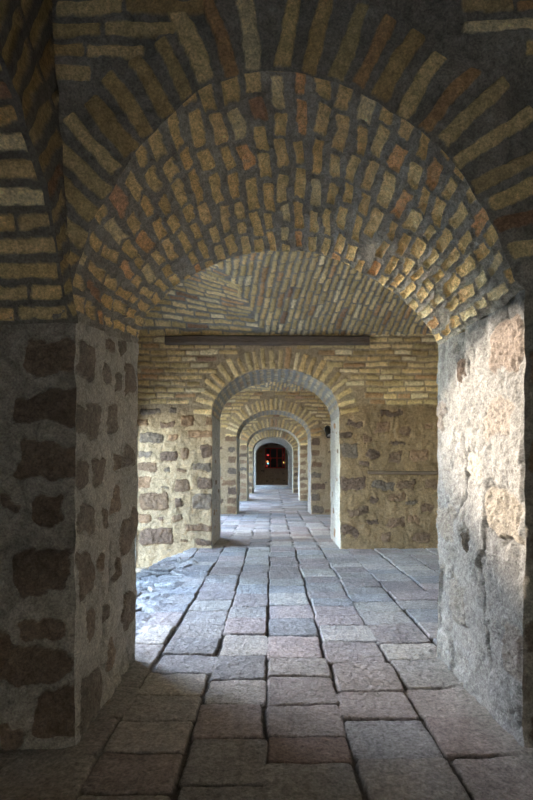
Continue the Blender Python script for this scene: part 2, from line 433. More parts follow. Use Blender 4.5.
fl = Part()
for args in ((0.7, 1.9, XL - .1, XR, .02, .02, 105, False), (1.9, 8.2, XL - .1, XR, .0052, .014, 101, True), (8.2, 15.2, XL - .1, XR, .022, .035, 102, False), (15.2, 33.0, XL - .1, XR, .05, .07, 103, False), (-4.2, 0.7, XL - .6, XR, .05, .05, 104, False)):
    s = floor_piece(*args); s.wk = .45; edge_taper(s, .012, 'b'); fl.add(*s.pieces())
o = fl.build('floor', M_FLOOR)
tag(o, 'floor of worn grey square paving slabs with dark joints running down the passage', 'floor', 'structure')

# ------------------------------------------------------------------ first arch wall
def p1(x, y, Y=Y1F): return ((x - VX) * Y / F, CAMZ + (VY - y) * Y / F)
PF = [(75.5, 322), (72, 300), (73, 280), (78, 258), (89, 228), (103, 203), (127, 167), (152, 134), (182, 104), (213, 84), (243, 74), (266, 71), (290, 72), (336, 84), (374, 99), (415, 127), (440, 147), (466, 175), (489, 208), (502, 240), (509, 268), (512, 281), (524, 291)]
PR = [(136, 345), (138, 332), (142, 322), (150, 310), (165, 295), (180, 283), (198, 272), (215, 264), (240, 256), (262, 252), (300, 250), (325, 255), (350, 265), (378, 281), (400, 297), (415, 312), (427, 326), (434, 336), (438, 347)]
AF = resample([p1(*p) for p in PF], 220); AR = resample([p1(x, y, Y1R) for x, y in PR], 220, 4)
TA = np.radians([-100, -90, -67, -53, -33, -14, -8, -3, 13, 25, 38, 46, 59, 77, 90, 105]); TB = np.radians([-66, -60, -46, -42, -29, -19, -8, 10, 24, 31, 38, 47, 60, 72, 85, 92])
CX1, CZ1 = p1(291, 287)
def ang1(x, z):
    th = math.atan2(x - CX1, z - CZ1); return math.pi / 2 - float(np.interp(th, TA, TB))

W1 = ArchWall(xz(Y1F), xz(Y1R), -1.35, 1.35, -.1, 3.55, AF, AR, .006, 21, rres=.05)
s = W1.face(); s.bright = .92; s.base(lin(142, 133, 119), .3, .022, .012); s.H += .002
voussoirs(s, AF[6:-10], .116, .40, .074, ang1, .16, .008)
rad = lambda x, z: math.hypot(x - CX1, z - CZ1)
s.courses(-1.75, 1.75, 2.1, 4.1, .098, .34, .058, ok=lambda x, z, L: rad(x, z) > (1.24 if x < 0 else 1.36) + L * .28)
for (x, y, w, h) in [(48, 357, 55, 36), (46, 408, 62, 32), (47, 462, 66, 36), (50, 512, 36, 30), (45, 570, 62, 46), (45, 628, 42, 22), (36, 664, 76, 36), (58, 713, 45, 50), (8, 505, 14, 14), (5, 640, 18, 30), (15, 740, 26, 20)]:
    X, Z = p1(x, y); s.stone(X, Z, w / 224.5, h / 224.5, col=lin(112, 92, 74) * s.rs.uniform(.8, 1.15), ang= s.rs.uniform(-.04, .04), ht=.014, tone=.82, rough=.016, warp=.05, mix=.10, groove=.018)
for k, z in enumerate(np.arange(.1, 2.0, .2)): s.stone(1.30 + .1 * (k % 2), z, .30, .15, 0, .012, tone=.8, rough=.01)
fc = lambda q: (q[:-1, :-1] + q[1:, :-1] + q[1:, 1:] + q[:-1, 1:]) / 4
Ac, Bc = fc(s.A), fc(s.B); rc = np.hypot(Ac - CX1, Bc - CZ1)
stone_l = (Bc < 1.91) & (Ac < 0); stone_r = (Bc < 2.02) & (Ac > 0); ring = (~stone_l) & (~stone_r) & (rc < 1.37) & (Bc > 1.85)
W1.part('l').add(*s.pieces(s.keep & stone_l)); W1.part('r').add(*s.pieces(s.keep & stone_r))
W1.part('ring').add(*s.pieces(s.keep & ring)); W1.part('wall').add(*s.pieces(s.keep & ~stone_l & ~stone_r & ~ring))
# underside of the arch: header bricks in wide mortar
s = W1.soffit(720, 230); s.base(lin(160, 151, 136), .34, .032, .010, 4.0); s.bright = 1.5
rs = s.rs; nrow = 6
ncol = int((s.Ls - .03) / .094)
for i in range(ncol):
    x = .03 + (i + .5) * (s.Ls - .05) / ncol; y = -rs.uniform(0, .16)
    while y < s.D:
        L = rs.uniform(.11, .21)
        if rs.rand() > .02: s.brick(x + rs.uniform(-.008, .008), y + L / 2, L, rs.uniform(.046, .066), math.pi / 2 + rs.uniform(-.10, .10), .011 + rs.uniform(-.004, .004), warp=.014, rough=.009, groove=.014, e=.005)
        y += L + rs.uniform(.018, .045)
s.smear(lin(174, 166, 152), .6, .6)
W1.part('ring').add(*s.pieces())
def on_jamb(x, y, w, h, X):
    q = []
    for xx in (x - w / 2, x + w / 2):
        Y = F * X / (xx - VX); q.append(Y)
    Y = F * X / (x - VX); return Y - Y1F, CAMZ + (VY - y) * Y / F, abs(q[1] - q[0]), h * Y / F
s = W1.jamb('l', 160, 330); s.base(lin(186, 177, 160), .22, .016, .014, 2.6)
for q in [(86, 352, 18, 38), (110, 343, 9, 14), (123, 354, 6, 12), (107, 372, 8, 18), (119, 387, 5, 18), (129, 389, 10, 28), (87, 414, 24, 36), (112, 421, 10, 32), (82, 463, 12, 24), (99, 466, 13, 28), (118, 463, 6, 16), (130, 464, 9, 24), (85, 511, 18, 32), (116, 504, 9, 24), (106, 513, 5, 20), (130, 537, 16, 34), (84, 567, 16, 52), (106, 613, 7, 16), (129, 610, 12, 32), (92, 697, 22, 54), (101, 560, 5, 18), (117, 570, 5, 26), (90, 620, 8, 30), (113, 655, 8, 20)]:
    a, z, w, h = on_jamb(*q, -.88); s.stone(a, z, w, h, s.rs.uniform(-.2, .2), .012, tone=1.12, warp=.045, groove=.016, mix=.62)
W1.part('l').add(*s.pieces())
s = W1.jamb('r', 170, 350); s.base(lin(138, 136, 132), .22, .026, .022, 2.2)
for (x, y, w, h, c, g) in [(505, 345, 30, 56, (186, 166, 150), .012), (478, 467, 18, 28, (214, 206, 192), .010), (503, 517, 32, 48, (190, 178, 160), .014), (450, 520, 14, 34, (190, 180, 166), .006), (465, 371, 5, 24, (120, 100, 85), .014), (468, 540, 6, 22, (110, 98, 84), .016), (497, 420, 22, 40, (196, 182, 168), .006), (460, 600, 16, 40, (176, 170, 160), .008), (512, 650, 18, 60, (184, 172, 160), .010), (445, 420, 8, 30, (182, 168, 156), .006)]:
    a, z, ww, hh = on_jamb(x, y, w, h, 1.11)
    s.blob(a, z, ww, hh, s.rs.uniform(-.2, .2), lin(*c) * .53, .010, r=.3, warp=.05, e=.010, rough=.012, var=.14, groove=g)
W1.part('r').add(*s.pieces())
s = W1.rear(); s.base(MORTAR, .2, .006); random_stones(s, -1.3, 1.3, 0, 2, 24)
s.courses(-1.35, 1.35, 2.1, 3.6, .11, .36, .07)
W1.part('wall').add(*s.pieces(s.keep))

def finish(W, name, loc, label, cat, names=None):
    e = empty(name, loc, label, cat, 'structure')
    nm = {'ring': 'brick_arch', 'wall': 'brick_masonry', 'l': 'stone_pier', 'r': 'stone_pier', 'sill': 'threshold'}
    for k, p in W.parts.items():
        o = p.build(nm[k], M_WALL, e, loc)
        if o and names and k in names: o['label'] = names[k]
    return e
finish(W1, 'arch_wall', (.12, Y1F, 0), 'big brick arch on rough stone piers framing the whole view', 'arch', {'r': 'plastered pier with a patch of sunlight'})
# remaining width of the first wall beyond what the opening needs
def plain_wall(name, corners, res, seed, label, kind='structure', stones=40, brick_from=2.05, flip=False, mat=M_WALL, base=MORTAR):
    p0, p1_, h0, h1 = Vector(corners[0]), Vector(corners[1]), corners[2], corners[3]
    L = (p1_ - p0).length; a = np.linspace(0, L, int(L / res) + 2); b = np.linspace(h0, h1, int((h1 - h0) / res) + 2)
    A, B = np.meshgrid(a, b, indexing='ij'); d = (p1_ - p0).normalized()
    P = np.stack([p0.x + d.x * A, p0.y + d.y * A, B], -1)
    s = Surf(a, b, P, seed, flip=flip); s.base(base, .2, .008)
    random_stones(s, 0, L, h0, brick_from, stones)
    if brick_from < h1: s.courses(0, L, brick_from, h1, .11, .36, .07)
    pt = Part(); pt.add(*s.pieces()); return pt

# ------------------------------------------------------------------ further arch walls
SPEC = {1: dict(c=.06, res=.0125), 2: dict(c=.05, res=.022), 3: dict(c=.05, res=.03), 4: dict(c=.05, res=.035), 5: dict(c=0.0, res=.04)}
LBL = {1: 'tan brick arch in stone-studded wall under the long wooden beam',
       2: 'brick arch wall with the black spotlight fixed to its pier',
       3: 'third small brick arch down the passage with blocky stone piers',
       4: 'fourth small brick arch, its grey ring just outside the pale end arch',
       5: 'pale plastered end arch with raised sill in front of the red window'}
Z2 = lambda px, py, ox, oy, sc: ((ox + px / sc - VX) / 64.0, CAMZ + (VY - (oy + py / sc)) / 64.0)
LEFT2 = [(70, 283, 75, 18), (150, 282, 25, 20), (45, 320, 35, 25), (130, 330, 50, 20), (200, 317, 45, 35), (75, 375, 85, 35), (148, 372, 30, 22), (245, 365, 90, 25), (275, 318, 25, 30), (55, 432, 50, 22), (135, 440, 60, 35), (190, 430, 25, 35), (265, 420, 40, 40), (60, 478, 65, 30), (130, 487, 20, 18), (180, 490, 35, 12), (250, 475, 65, 28), (50, 530, 50, 38), (122, 547, 30, 10), (182, 540, 50, 40), (262, 532, 50, 38), (85, 597, 100, 60), (170, 600, 22, 35), (250, 595, 70, 55), (50, 657, 45, 32), (105, 657, 18, 14), (163, 655, 35, 25), (240, 690, 90, 22), (92, 720, 115, 55), (185, 733, 30, 10), (262, 740, 65, 20)]
RIGHT2 = [(85, 325, 55, 20), (185, 335, 50, 40), (262, 348, 40, 30), (345, 335, 30, 18), (215, 290, 80, 20), (130, 380, 40, 25), (235, 392, 50, 12), (70, 420, 60, 50), (150, 430, 45, 35), (228, 445, 45, 45), (308, 437, 60, 40), (55, 365, 35, 20), (120, 468, 40, 14), (80, 535, 90, 45), (185, 540, 80, 30), (265, 535, 60, 35), (350, 535, 40, 30), (235, 578, 70, 22), (150, 595, 30, 20), (285, 600, 40, 18), (100, 635, 70, 30), (230, 670, 60, 35), (195, 720, 30, 35), (290, 660, 40, 25), (70, 700, 60, 40), (320, 720, 60, 30), (340, 620, 40, 30), (150, 670, 40, 20)]
for wi in range(1, 6):
    Yf, Yr = WALLS[wi]; sp = SPEC[wi]; c = sp['c']; last = wi == 5
    hw = 1.0; zs = 2.08; af = ellipse_arch(c, hw, zs, .735); ar = ellipse_arch(c, hw, zs, .735)
    x0, x1 = XL, XR
    W = ArchWall(xz(Yf), xz(Yr), x0, x1, -.4, 3.40 if wi == 1 else 3.55, af, ar, sp['res'], 30 + wi * 7, rres=.08)
    s = W.face(); fine = wi <= 2
    if last: s.base(lin(172, 166, 158), .12, .01)
    else: s.base(lin(164, 142, 112, .9), .24, .012, .004)
    re_ = lambda x, z: math.hypot((x - c) / hw, max(0, z - zs) / .735)
    if not last:
        voussoirs(s, resample(af, 100), .118 if fine else .14, .30, .072 if fine else .085, None, .14, .010)
        z_br = lambda x: 2.26
        def okb(x, z, L):
            if z > zs: return math.hypot(x - c, z - zs) > 1.0 + .36 * 1 + L * .32 - .28 * min(1, (z - zs) / .735) * 1.0 and z > 2.24
            return False
        s.courses(x0, x1, 2.24, 3.55, .097 if fine else .12, .30, .062 if fine else .08, ok=okb)
    if wi == 1:
        for (px, py, w, h) in LEFT2:
            X, Z = Z2(px, py, 130, 330, 3.48); s.stone(X, Z, w / 3.48 / 64, h / 3.48 / 64, 0, .012, warp=.03, groove=.010)
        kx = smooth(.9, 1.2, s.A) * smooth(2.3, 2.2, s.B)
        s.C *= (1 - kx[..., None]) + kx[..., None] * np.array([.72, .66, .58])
        for (px, py, w, h) in RIGHT2:
            X, Z = Z2(px, py, 330, 330, 3.48); s.stone(X, Z, w / 3.48 / 64, h / 3.48 / 64, s.rs.uniform(-.2, .2), .006, tone=.95, warp=.05, rough=.012, groove=.012)
    elif not last:
        blocks(s, c - hw - .02, .34, .05, 2.0, .27, .17, 1); blocks(s, c + hw + .02, .34, .05, 2.0, .27, .17, -1)
        random_stones(s, x0, c - hw - .42, 0, 2.2, 30); random_stones(s, c + hw + .42, x1, 0, 2.2, 40)
    Ac, Bc = fc(s.A), fc(s.B)
    rg = np.hypot(Ac - c, np.maximum(Bc - zs, 0)) < 1.0 + .06 + .30 * 0 + .02
    low = Bc < 2.22
    ringm = (Bc > zs - .02) & (((Ac - c) / 1.33) ** 2 + ((Bc - zs) / 1.08) ** 2 < 1)
    W.part('ring').add(*s.pieces(s.keep & ringm)); W.part('l').add(*s.pieces(s.keep & low & ~ringm & (Ac < c))); W.part('r').add(*s.pieces(s.keep & low & ~ringm & (Ac >= c)))
    W.part('wall').add(*s.pieces(s.keep & ~low & ~ringm))
    k = {1: 1, 2: .5, 3: .35, 4: .3, 5: .25}[wi]
    s = W.soffit(int(230 * k), int(110 * k)); s.base(lin(150, 144, 134), .2, .008)
    if not last:
        for i in range(int(s.Ls / .12)):
            y = -s.rs.uniform(0, .2)
            while y < s.D:
                L = s.rs.uniform(.14, .24); s.brick((i + .5) * .12, y + L / 2, L, .066, math.pi / 2 + s.rs.uniform(-.06, .06), .010, warp=.012); y += L + .035
        s.C = s.C * .55 + lin(150, 144, 134) * .45
    W.part('ring').add(*s.pieces())
    for sd in 'lr':
        s = W.jamb(sd, int(90 * k), int(170 * k)); s.base(lin(176, 170, 160), .14, .012, .006)
        if not last: random_stones(s, 0.1, s.D - .1, 0, 2.0, 9, .08, .2, tone=1.25, ht=.008)
        W.part(sd).add(*s.pieces())
    s = W.rear(); s.base(MORTAR, .2, .006); W.part('wall').add(*s.pieces(s.keep))
    if last:  # raised sill across the last opening
        th = W.part('sill')
        for (a_, b_, fm, fl_) in ((np.linspace(-1.02, 1.02, 40), np.linspace(-.05, .2, 8), lambda A, B: np.stack([A, np.full_like(A, Yf - .03), B], -1), False),
                             (np.linspace(-1.02, 1.02, 40), np.linspace(Yf - .03, Yr, 20), lambda A, B: np.stack([A, B, np.full_like(A, .2)], -1), False)):
            A, B = np.meshgrid(a_, b_, indexing='ij'); q = Surf(a_, b_, fm(A, B), 77); q.base(lin(176, 172, 168), .1, .004); th.add(*q.pieces())
    finish(W, 'arch_wall', (c, Yf, 0), LBL[wi], 'arch')

# end wall
s_ = plain_wall('wall_end', ((XL, 36.2, 0), (XR, 36.2, 0), -.1, 4.2), .06, 301, None, stones=90, brick_from=4.5, base=lin(168, 138, 112))
o = s_.build('wall_end', M_WALL); tag(o, 'dark rough end wall behind the last arch', 'wall', 'structure')

# ------------------------------------------------------------------ vaults over the bays
def vault(y0, y1, res, seed, zb=3.33, fine=True):
    a = np.linspace(XL - .02, XR + .02, int((XR - XL) / res)); b = np.linspace(y0 - .02, y1 + .02, int((y1 - y0) / res) + 2)
    A, B = np.meshgrid(a, b, indexing='ij'); mid = (y0 + y1) / 2; hl = (y1 - y0) / 2
    t = np.clip((y1 - B) / (y1 - y0), 0, 1)                 # 0 at the far wall
    xc = -.06 - .305 * (y1 - B)
    d = A - xc; tt = np.clip(1 - np.abs(B - mid) / hl, 0, 1)
    amp = .42 + .13 * np.maximum(d, 0) + .42 * np.maximum(-d, 0)
    Z = zb + amp * np.sin(math.pi / 2 * np.clip(tt, 0, 1)) ** .8
    P = np.stack([A, B, Z], -1); s = Surf(a, b, P, seed, flip=True)
    s.base(lin(142, 134, 122), .18, .004); s.bright = .95
    pitch, L, th = (.098, .30, .060) if fine else (.13, .4, .085)
    cr = lambda y: -.06 - .305 * (y1 - y)
    X0 = XL - 1
    while X0 < XR:
        y = y1 + s.rs.uniform(0, L)
        while y > y0:
            l = L * s.rs.uniform(.65, 1.2); cy = y - l / 2; cx = X0 + .13 * (y1 - cy)
            if cx > cr(cy) - .05: s.brick(cx, cy, l - .018, th * s.rs.uniform(.85, 1.15), math.pi / 2 + .13)
            y -= l
        X0 += pitch
    s.courses(XL, XR, y0, y1, pitch * 1.08, L, th * 1.12, ok=lambda x, y, l: x < cr(y) - l * .3)
    return s
for i in range(5):
    y0, y1 = WALLS[i][1], WALLS[i + 1][0]
    s = vault(y0, y1, [.014, .028, .05, .07, .08][i], 400 + i, fine=i < 2)
    p = Part(); p.add(*s.pieces()); o = p.build('ceiling', M_WALL)
    tag(o, ['brick vault with a slanting crease just beyond the big arch', 'brick vault seen through the second arch', 'brick vault beyond the arch with the spotlight', 'dim brick vault before the smallest brick arch', 'dim brick vault in front of the end arch'][i], 'vault', 'structure')
s_ = Part()
a = np.linspace(XL, XR, 20); b = np.linspace(32.6, 36.3, 20); A, B = np.meshgrid(a, b, indexing='ij')
q = Surf(a, b, np.stack([A, B, np.full_like(A, 3.5)], -1), 410, flip=True); q.base(MORTAR); s_.add(*q.pieces())
o = s_.build('ceiling', M_WALL); tag(o, 'flat dark ceiling over the end room', 'ceiling', 'structure')

# ------------------------------------------------------------------ near bay: springing vault at the upper corner
RID = [(75, 324, 2.300), (68, 306, 2.285), (61, 262, 2.25), (46, 193, 2.16), (28, 136, 2.03), (20, 107, 1.95), (10, 79, 1.86), (0, 48, 1.76), (-30, -20, 1.55), (-80, -110, 1.30)]
BND = [(78, 324, 2.312), (74, 300, 2.305), (68, 248, 2.30), (62, 165, 2.295), (54, 82, 2.29), (50, 25, 2.285), (47, -25, 2.28), (44, -80, 2.27), (36, -180, 2.26), (26, -300, 2.25)]
def w3(p): x, y, Y = p; return np.array([(x - VX) * Y / F, Y, CAMZ + (VY - y) * Y / F])
ridge = np.array([w3(p) for p in RID]); bound = np.array([w3(p) for p in BND])
def res3(p, n):
    d = np.r_[0, np.cumsum(np.linalg.norm(np.diff(p, axis=0), axis=1))]; t = np.linspace(0, d[-1], n)
    q = np.stack([np.interp(t, d, p[:, k]) for k in range(3)], 1)
    for _ in range(6): q[1:-1] = (q[:-2] + 2 * q[1:-1] + q[2:]) / 4
    return q, d[-1]
rq, rl = res3(ridge, 190)
def res_with(p, ref, n):
    d = np.r_[0, np.cumsum(np.linalg.norm(np.diff(ref, axis=0), axis=1))]; t = np.linspace(0, d[-1], n)
    q = np.stack([np.interp(t, d, p[:, k]) for k in range(3)], 1)
    for _ in range(6): q[1:-1] = (q[:-2] + 2 * q[1:-1] + q[2:]) / 4
    return q
bq = res_with(bound, ridge, 190)
t = np.linspace(0, 1, 60); P = rq[:, None] * (1 - t)[None, :, None] + bq[:, None] * t[None, :, None]
wd = np.linalg.norm(bq - rq, axis=1)
av = np.linspace(0, rl, 190); bv = t * .6
s = Surf(av, bv, P, 500, flip=False); s.S = np.repeat(av[:, None], 60, 1); s.T = t[None, :] * wd[:, None]
s.base(lin(120, 112, 100), .25, .007)
y = .05; s.b = bv
for _ in range(40):
    wloc = float(np.interp(y, av, wd))
    # stretch the search window so the whole narrow strip is covered
    c_ = BRICKS[s.rs.choice(7, p=BP)] * s.rs.uniform(.8, 1.1)
    d_ = np.abs(s.S - y + .012 * s.w1) - .024
    L_ = min(wloc * .92, .34) ; dl = np.abs(s.T - L_ / 2 - .004) - L_ / 2
    m_ = smooth(.006, -.006, np.maximum(d_, dl) + .004 * s.n1)
    s.H = s.H * (1 - m_) + m_ * (.013 + .003 * s.n1); s.C = s.C * (1 - m_[..., None]) + m_[..., None] * c_ * (1 + .15 * s.n1)[..., None]
    if wloc > .40:
        L2 = wloc - .38; dl = np.abs(s.T - .38 - L2 / 2) - L2 / 2; m_ = smooth(.006, -.006, np.maximum(d_, dl) + .004 * s.n1)
        c_ = BRICKS[s.rs.choice(7, p=BP)]; s.H = s.H * (1 - m_) + m_ * .013; s.C = s.C * (1 - m_[..., None]) + m_[..., None] * c_
    y += .094
    if y > rl: break
vp = Part(); edge_taper(s, .015, ''); s.edge = smooth(0, .02, s.T) * .7 + .3; s.edge = s.edge * smooth(-.005, .02, wd[:, None] - s.T)
vp.add(*s.pieces())
na = 110; x0 = rq[:, 0]; tx = np.linspace(0, 1, na)
P = np.empty((190, na, 3)); P[..., 0] = x0[:, None] + (-1.75 - x0[:, None]) * tx[None]; P[..., 1] = rq[:, 1:2]; P[..., 2] = rq[:, 2:3]
s = Surf(av, tx * .9, P, 501, flip=True); s.T = -(P[..., 0] + .88); s.b = tx * .9
s.base(lin(120, 112, 100), .25, .007)
s.courses(-.05, .95, .0, rl, .094, .30, .058, along='s') if False else None
y = .05; row = 0
while y < rl:
    x = -.02 if row % 2 else -.17
    xr0 = float(np.interp(y, av, -(x0 + .88)))
    x = xr0 + .006
    while x < .9:
        L = s.rs.uniform(.22, .34) * (.55 if (row % 3 == 1 and x < xr0 + .02) else 1); s.brick(y, x + L / 2, .060 * s.rs.uniform(.85, 1.1), L - .02, s.rs.uniform(-.03, .03), .013, warp=.013, rough=.004); x += L
    y += .094; row += 1
s.edge = smooth(0, .02, s.T - s.T[:, :1]) * .7 + .3
vp.add(*s.pieces())
o = vp.build('ceiling', M_WALL); tag(o, 'herringbone brick corner of the nearer vault in deep shade', 'vault', 'structure')

def box_part(p, x0, x1, y0, y1, z0, z1, col, res=.5):
    def q(f, a0, a1, b0, b1, flip):
        a = np.linspace(a0, a1, max(2, int((a1 - a0) / res) + 1)); b = np.linspace(b0, b1, max(2, int((b1 - b0) / res) + 1)); A, B = np.meshgrid(a, b, indexing='ij')
        s = Surf(a, b, f(A, B), 9, flip=flip); s.base(col, .1, .0); p.add(*s.pieces())
    for y, fl_ in ((y0, False), (y1, True)): q(lambda A, B: np.stack([A, np.full_like(A, y), B], -1), x0, x1, z0, z1, fl_)
    for x, fl_ in ((x0, True), (x1, False)): q(lambda A, B: np.stack([np.full_like(A, x), A, B], -1), y0, y1, z0, z1, fl_)
    for z, fl_ in ((z0, True), (z1, False)): q(lambda A, B: np.stack([A, B, np.full_like(A, z)], -1), x0, x1, y0, y1, fl_)

# the near bay that encloses the camera, open only behind
p = Part(); box_part(p, -2.7, 2.9, -4.2, 2.9, 4.05, 4.3, MORTAR); o = p.build('ceiling', M_WALL); tag(o, 'shaded ceiling over the camera bay', 'ceiling', 'structure')
p = Part(); box_part(p, -2.7, -1.30, 2.35, 3.38, -.1, 4.1, MORTAR); box_part(p, 1.31, 2.95, 2.35, 3.38, -.1, 4.1, MORTAR); box_part(p, -1.31, 1.32, 2.35, 3.38, 3.5, 4.1, MORTAR); box_part(p, -2.9, -2.7, -4.2, 3.4, -.4, 4.3, MORTAR)
o = p.build('wall_left', M_WALL); tag(o, 'shaded outer wall of the nearer bay', 'wall', 'structure')
WB = ArchWall(xz(-4.2), xz(-5.0), -2.8, 3.0, -.2, 4.3, ellipse_arch(.1, .92, 1.9, .6), ellipse_arch(.1, .92, 1.9, .6), .1, 61, rres=.2, flip=False)
for g in (WB.face(), WB.rear()): g.base(MORTAR); WB.part('wall').add(*g.pieces(g.keep))
for g in (WB.soffit(30, 8), WB.jamb('l', 8, 20), WB.jamb('r', 8, 20)): g.base(MORTAR); WB.part('wall').add(*g.pieces())
finish(WB, 'wall_back', (.1, -4.2, 0), 'arched wall behind the viewer', 'wall')

# ------------------------------------------------------------------ side walls
p = Part(); box_part(p, 2.88, 3.5, -4.2, 36.4, -.4, 4.4, MORTAR, 1.0)
o = p.build('wall_right', M_WALL); tag(o, 'closed outer wall along the inner side of the passage', 'wall', 'structure')
for k_, (ya, yb) in enumerate([(3.4, 8.13), (9.4, 14.06), (15.2, 19.9), (21.0, 25.8), (26.9, 31.7), (-4.2, 2.33)]):
    pw = plain_wall('wall_right', ((2.875, yb, 0), (2.875, ya, 0), -.1, 4.1), .035 if k_ < 1 else .08, 320 + k_, None, stones=70, brick_from=2.25)
    o = pw.build('wall_right', M_WALL); tag(o, 'inner side wall of stone rubble with brick courses above, bay %s of the passage' % ['second', 'third', 'fourth', 'fifth', 'sixth', 'first'][k_], 'wall', 'structure')
SEG = [(3.38, 6.25, 4.90, .93, 2.48, .64), (6.25, 8.13, 7.42, .68, 1.75, .5)]
for i in range(1, 5):
    y0, y1 = WALLS[i][1] - .02, WALLS[i + 1][0] + .02; m = (y0 + y1) / 2
    SEG.append((y0, y1, m + .2, 1.55, 1.9, 1.1))
lw = Part()
for i, (y0, y1, c, hw, zs, rise) in enumerate(SEG):
    arch = ellipse_arch(c, hw, zs, rise)
    W = ArchWall(yz(XL), yz(XL - .6), y0, y1, -.5, 4.3, arch, arch, .035 if i < 2 else .08, 700 + i, jz=-.2, flip=True, rres=.1)
    for g in (W.face(), W.rear()):
        g.base(PLASTER, .2, .008)
        if i < 2: random_stones(g, y0, y1, 0, 2.0, 20)
        lw.add(*g.pieces(g.keep))
    for g in (W.soffit(60, 14), W.jamb('l', 14, 40), W.jamb('r', 14, 40)): g.base(PLASTER, .2, .008); lw.add(*g.pieces())
for i in range(1, 6): box_part(lw, XL - .6, XL + .0, WALLS[i][0] + .03, WALLS[i][1] - .03, -.5, 4.3, PLASTER)
box_part(lw, XL - .6, XL, 32.6, 36.4, -.5, 4.3, PLASTER)
o = lw.build('wall_left', M_WALL); tag(o, 'outer wall with arched openings to the bright courtyard', 'wall', 'structure')
# roof slab keeps the sky out above the vaults
p = Part(); box_part(p, -2.72, 3.5, 3.3, 36.4, 4.35, 4.5, MORTAR, 2.0); o = p.build('roof', M_WALL); tag(o, 'flat roof above the vaults', 'roof', 'structure')

# ------------------------------------------------------------------ courtyard outside, with added unseen light blockers and a reflector
p = Part(); box_part(p, -2.7, 3.5, -4.9, 36.4, -.60, -.45, lin(110, 96, 80), 2.0); o = p.build('ground', M_GROUND); tag(o, 'added unseen slab under the paving that blocks stray light', 'ground', 'structure')  # added slab, stops light leaking up through gaps in the floor
p = Part(); a = np.linspace(-60, -2.2, 60); b = np.linspace(-40, 80, 100)
A, B = np.meshgrid(np.linspace(-2.2, 20, 20), np.linspace(-40, -4.9, 30), indexing='ij'); s = Surf(np.linspace(-2.2, 20, 20), np.linspace(-40, -4.9, 30), np.stack([A, B, np.full_like(A, -.12)], -1), 801); s.base(lin(160, 150, 134), .1, .02); p.add(*s.pieces()); A, B = np.meshgrid(a, b, indexing='ij')
s = Surf(a, b, np.stack([A, B, np.full_like(A, -.34)], -1), 800); s.base(lin(200, 186, 162), .1, .02); p.add(*s.pieces())
o = p.build('ground', M_GROUND); tag(o, 'pale sandy courtyard outside the passage', 'ground', 'structure')
p = Part(); box_part(p, -13.0, -4.6, 9.0, 9.6, -.4, 3.94, lin(190, 165, 130)); o = p.build('wall_sun_blocker', M_WALL); tag(o, 'added unseen wall outside that trims the foot of the sun patch', 'wall', 'structure')  # added out of view, its top edge cuts sun off the lower jamb
p = Part(); box_part(p, -8, 6, -13.5, -13, -.4, 5.5, lin(206, 186, 156)); o = p.build('wall_bounce_reflector', M_WALL); tag(o, 'added unseen wall behind the viewer that bounces warm sunlight', 'wall', 'structure')  # added unseen reflector, sends warm sunlight in through the back opening
p = Part(); box_part(p, -20, -14, 16.6, 60, -.4, 8.0, lin(190, 165, 130), 2.0); o = p.build('wall_sun_screen', M_WALL); tag(o, 'added unseen block across the courtyard that shades the further bays', 'wall', 'structure')  # added out of view to keep direct sun off the further bays

# ------------------------------------------------------------------ things
import bmesh
def bm_obj(name, bm, mat, parent=None, smooth_=False):
    me = bpy.data.meshes.new(name); bm.to_mesh(me); bm.free(); me.materials.append(mat)
    if smooth_:
        for f in me.polygons: f.use_smooth = True
    o = bpy.data.objects.new(name, me); COL.objects.link(o)
    if parent: o.parent = parent
    return o

def timber(name, length, h, d, seed, mat):
    """a rough squared timber lying along x, origin at its middle, with split ends and an uneven arris"""
    bm = bmesh.new(); n = 60; k = 16; rings = []
    for i in range(n + 1):
        x = -length / 2 + length * i / n; ring = []
        for j in range(k):
            th = 2 * math.pi * (j + .5) / k; cx, cy = math.cos(th), math.sin(th); q = (abs(cx) ** 6 + abs(cy) ** 6) ** (-1 / 6)
            r = 1 + .07 * float(fbm(x + seed, cx * .5, cy * .5, 2.5, 3)) + .04 * float(fbm(seed, cx * 2, cy * 2 + x * .2, 3.0, 2))
            ring.append(bm.verts.new((x, cx * q * d / 2 * r, cy * q * h / 2 * r + .012 * float(fbm(x, seed, 0, 1.1, 2)))))
        rings.append(ring)
    for a, b in zip(rings[:-1], rings[1:]):
        for j in range(k): bm.faces.new((a[j], a[(j + 1) % k], b[(j + 1) % k], b[j]))
    bm.faces.new(rings[0]); bm.faces.new(rings[-1][::-1]); bmesh.ops.recalc_face_normals(bm, faces=bm.faces)
    return bm_obj(name, bm, mat)
M_WOOD = flat_material('weathered_dark_timber', lin(98, 78, 62), .85, noise=.45, nscale=9, stretch=(1, 6, 22))
M_WOOD2 = flat_material('dusty_brown_batten', lin(112, 88, 66), .9, noise=.35, nscale=9, stretch=(1, 6, 22))
b = timber('wooden_beam', 3.16, .135, .16, 3.1, M_WOOD); b.location = (-.075, 8.085, 3.24)
tag(b, 'long dark weathered beam set in the brick wall above the second arch', 'beam')
b = timber('wooden_batten', 1.35, .055, .07, 8.1, M_WOOD2); b.location = (2.17, 8.10, 1.19)
tag(b, 'thin brown batten let into the rough stone wall beside the second arch', 'batten')

